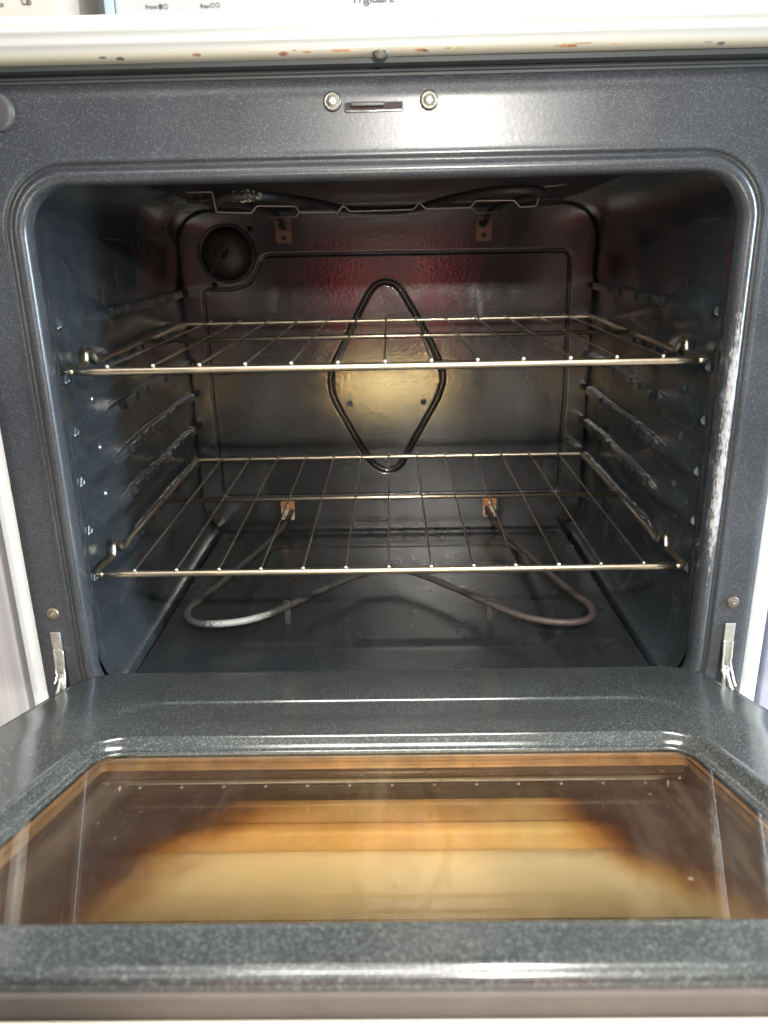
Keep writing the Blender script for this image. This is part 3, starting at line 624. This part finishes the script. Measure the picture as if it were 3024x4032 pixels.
for c in [q for q in R1.children]:
    d = c.copy(); S.collection.objects.link(d); d.parent = R2

# ------------------------------------------------ photographer kneeling behind the camera (seen only as a reflection)
def skin(name, V, E, R, mat, parent, local=True, sub=2):
    me = bpy.data.meshes.new(name); me.from_pydata(V, E, []); o = bpy.data.objects.new(name, me); S.collection.objects.link(o)
    m = o.modifiers.new('skin', 'SKIN'); m.use_smooth_shade = True
    for i, r in enumerate(R): me.skin_vertices[0].data[i].radius = (r, r) if not isinstance(r, tuple) else r
    me.skin_vertices[0].data[0].use_root = True
    q = o.modifiers.new('sub', 'SUBSURF'); q.levels = q.render_levels = sub
    dg = bpy.context.evaluated_depsgraph_get(); me2 = bpy.data.meshes.new_from_object(o.evaluated_get(dg)); me2.name = name
    bpy.data.objects.remove(o); me2.materials.clear(); me2.materials.append(mat); me2.polygons.foreach_set('use_smooth', [True]*len(me2.polygons))
    o = bpy.data.objects.new(name, me2); S.collection.objects.link(o); o.parent = parent; return o
PT = thing('person', (0, -1.25, -.429), 'kneeling person in a red jacket over a pale shirt behind the camera', 'person')
M_skin = plain('skin', (.55, .34, .25), .5); M_red = plain('red_cloth', (.85, .012, .05), .7, 0, .1); M_shirt = plain('pale_shirt', (.62, .55, .48), .8); M_trs = plain('dark_trousers', (.03, .035, .05), .8); M_hair = plain('dark_hair', (.02, .014, .01), .5)
# local z is height above the kitchen floor; local -y is away from the stove
V = [(0, 0, .30), (0, .0, .50), (0, .02, .72), (0, .05, .92), (0, .07, 1.0), (0, .10, 1.10), (0, .11, 1.17)]; E = [(0, 1), (1, 2), (2, 3), (3, 4), (4, 5), (5, 6)]; Rr = [.13, .12, (.15, .11), (.13, .09), .05, (.085, .095), (.07, .08)]
for sx in (-1, 1):
    k = len(V); V += [(.16*sx, .04, .86), (.165*sx, .16, .68), (.140*sx, .26, .46), (.10*sx, .42, .65), (.075*sx, .47, .69)]; E += [(3, k), (k, k+1), (k+1, k+2), (k+2, k+3), (k+3, k+4)]; Rr += [.055, .047, .04, .03, .028]
    k = len(V); V += [(.10*sx, 0, .28), (.17*sx, .30, .12), (.17*sx, .38, .075), (.16*sx, .05, .055), (.15*sx, -.12, .05)]; E += [(0, k), (k, k+1), (k+1, k+2), (k+2, k+3), (k+3, k+4)]; Rr += [.10, .07, .062, .05, .035]
PT.scale = (.88, 1.0, .87)
BODY = skin('body', V, E, Rr, M_skin, PT)
for sx in (-1, 1):
    hp = np.array([.075*sx, .47, .69])
    for j in range(4):
        z = .70+.018*(1.5-j); f_ = [tuple(hp+np.array([0, .0, z-.69])), (.058*sx, .515, z+.012), (.036*sx, .532, z+.014), (.022*sx, .520, z+.012)]
        skin('finger', f_, [(0, 1), (1, 2), (2, 3)], [.0095, .009, .008, .007], M_skin, BODY, sub=1)
    skin('thumb', [tuple(hp), (.052*sx, .472, .722), (.028*sx, .468, .730)], [(0, 1), (1, 2)], [.012, .010, .008], M_skin, BODY, sub=1)
V = [(0, -.01, .42), (0, .0, .60), (0, .015, .74), (0, .03, .90)]; E = [(0, 1), (1, 2), (2, 3)]; Rr = [(.14, .12), (.13, .115), (.14, .12), (.10, .10)]
for sx in (-1, 1):
    k = len(V); V += [(.165*sx, .04, .86), (.170*sx, .16, .68), (.135*sx, .26, .44), (.115*sx, .37, .55)]; E += [(3, k), (k, k+1), (k+1, k+2), (k+2, k+3)]; Rr += [.072, .070, .080, .060]
skin('jacket', V, E, Rr, M_red, PT)
skin('shirt', [(0, .075, .44), (0, .085, .62), (0, .10, .76), (0, .09, .93)], [(0, 1), (1, 2), (2, 3)], [(.115, .066), (.115, .066), (.11, .06), (.06, .04)], M_shirt, PT)
V = [(0, 0, .30), (0, 0, .42)]; E = [(0, 1)]; Rr = [(.16, .14), (.15, .125)]
for sx in (-1, 1):
    k = len(V); V += [(.10*sx, .02, .28), (.17*sx, .30, .13), (.17*sx, .38, .085), (.16*sx, .05, .065), (.155*sx, -.06, .06)]; E += [(0, k), (k, k+1), (k+1, k+2), (k+2, k+3), (k+3, k+4)]; Rr += [.115, .085, .075, .062, .05]
skin('trousers', V, E, Rr, M_trs, PT)
skin('hair', [(0, .07, 1.12), (0, .085, 1.19), (0, .10, 1.215)], [(0, 1), (1, 2)], [(.085, .08), (.088, .085), (.05, .06)], M_hair, PT)
PH = thing('phone', (0, -.709, .28), 'black phone held up in both hands', 'phone')
B().box(-.036, .036, -.712, -.704, .205, .352, .003).obj('phone_body', M_black, PH)
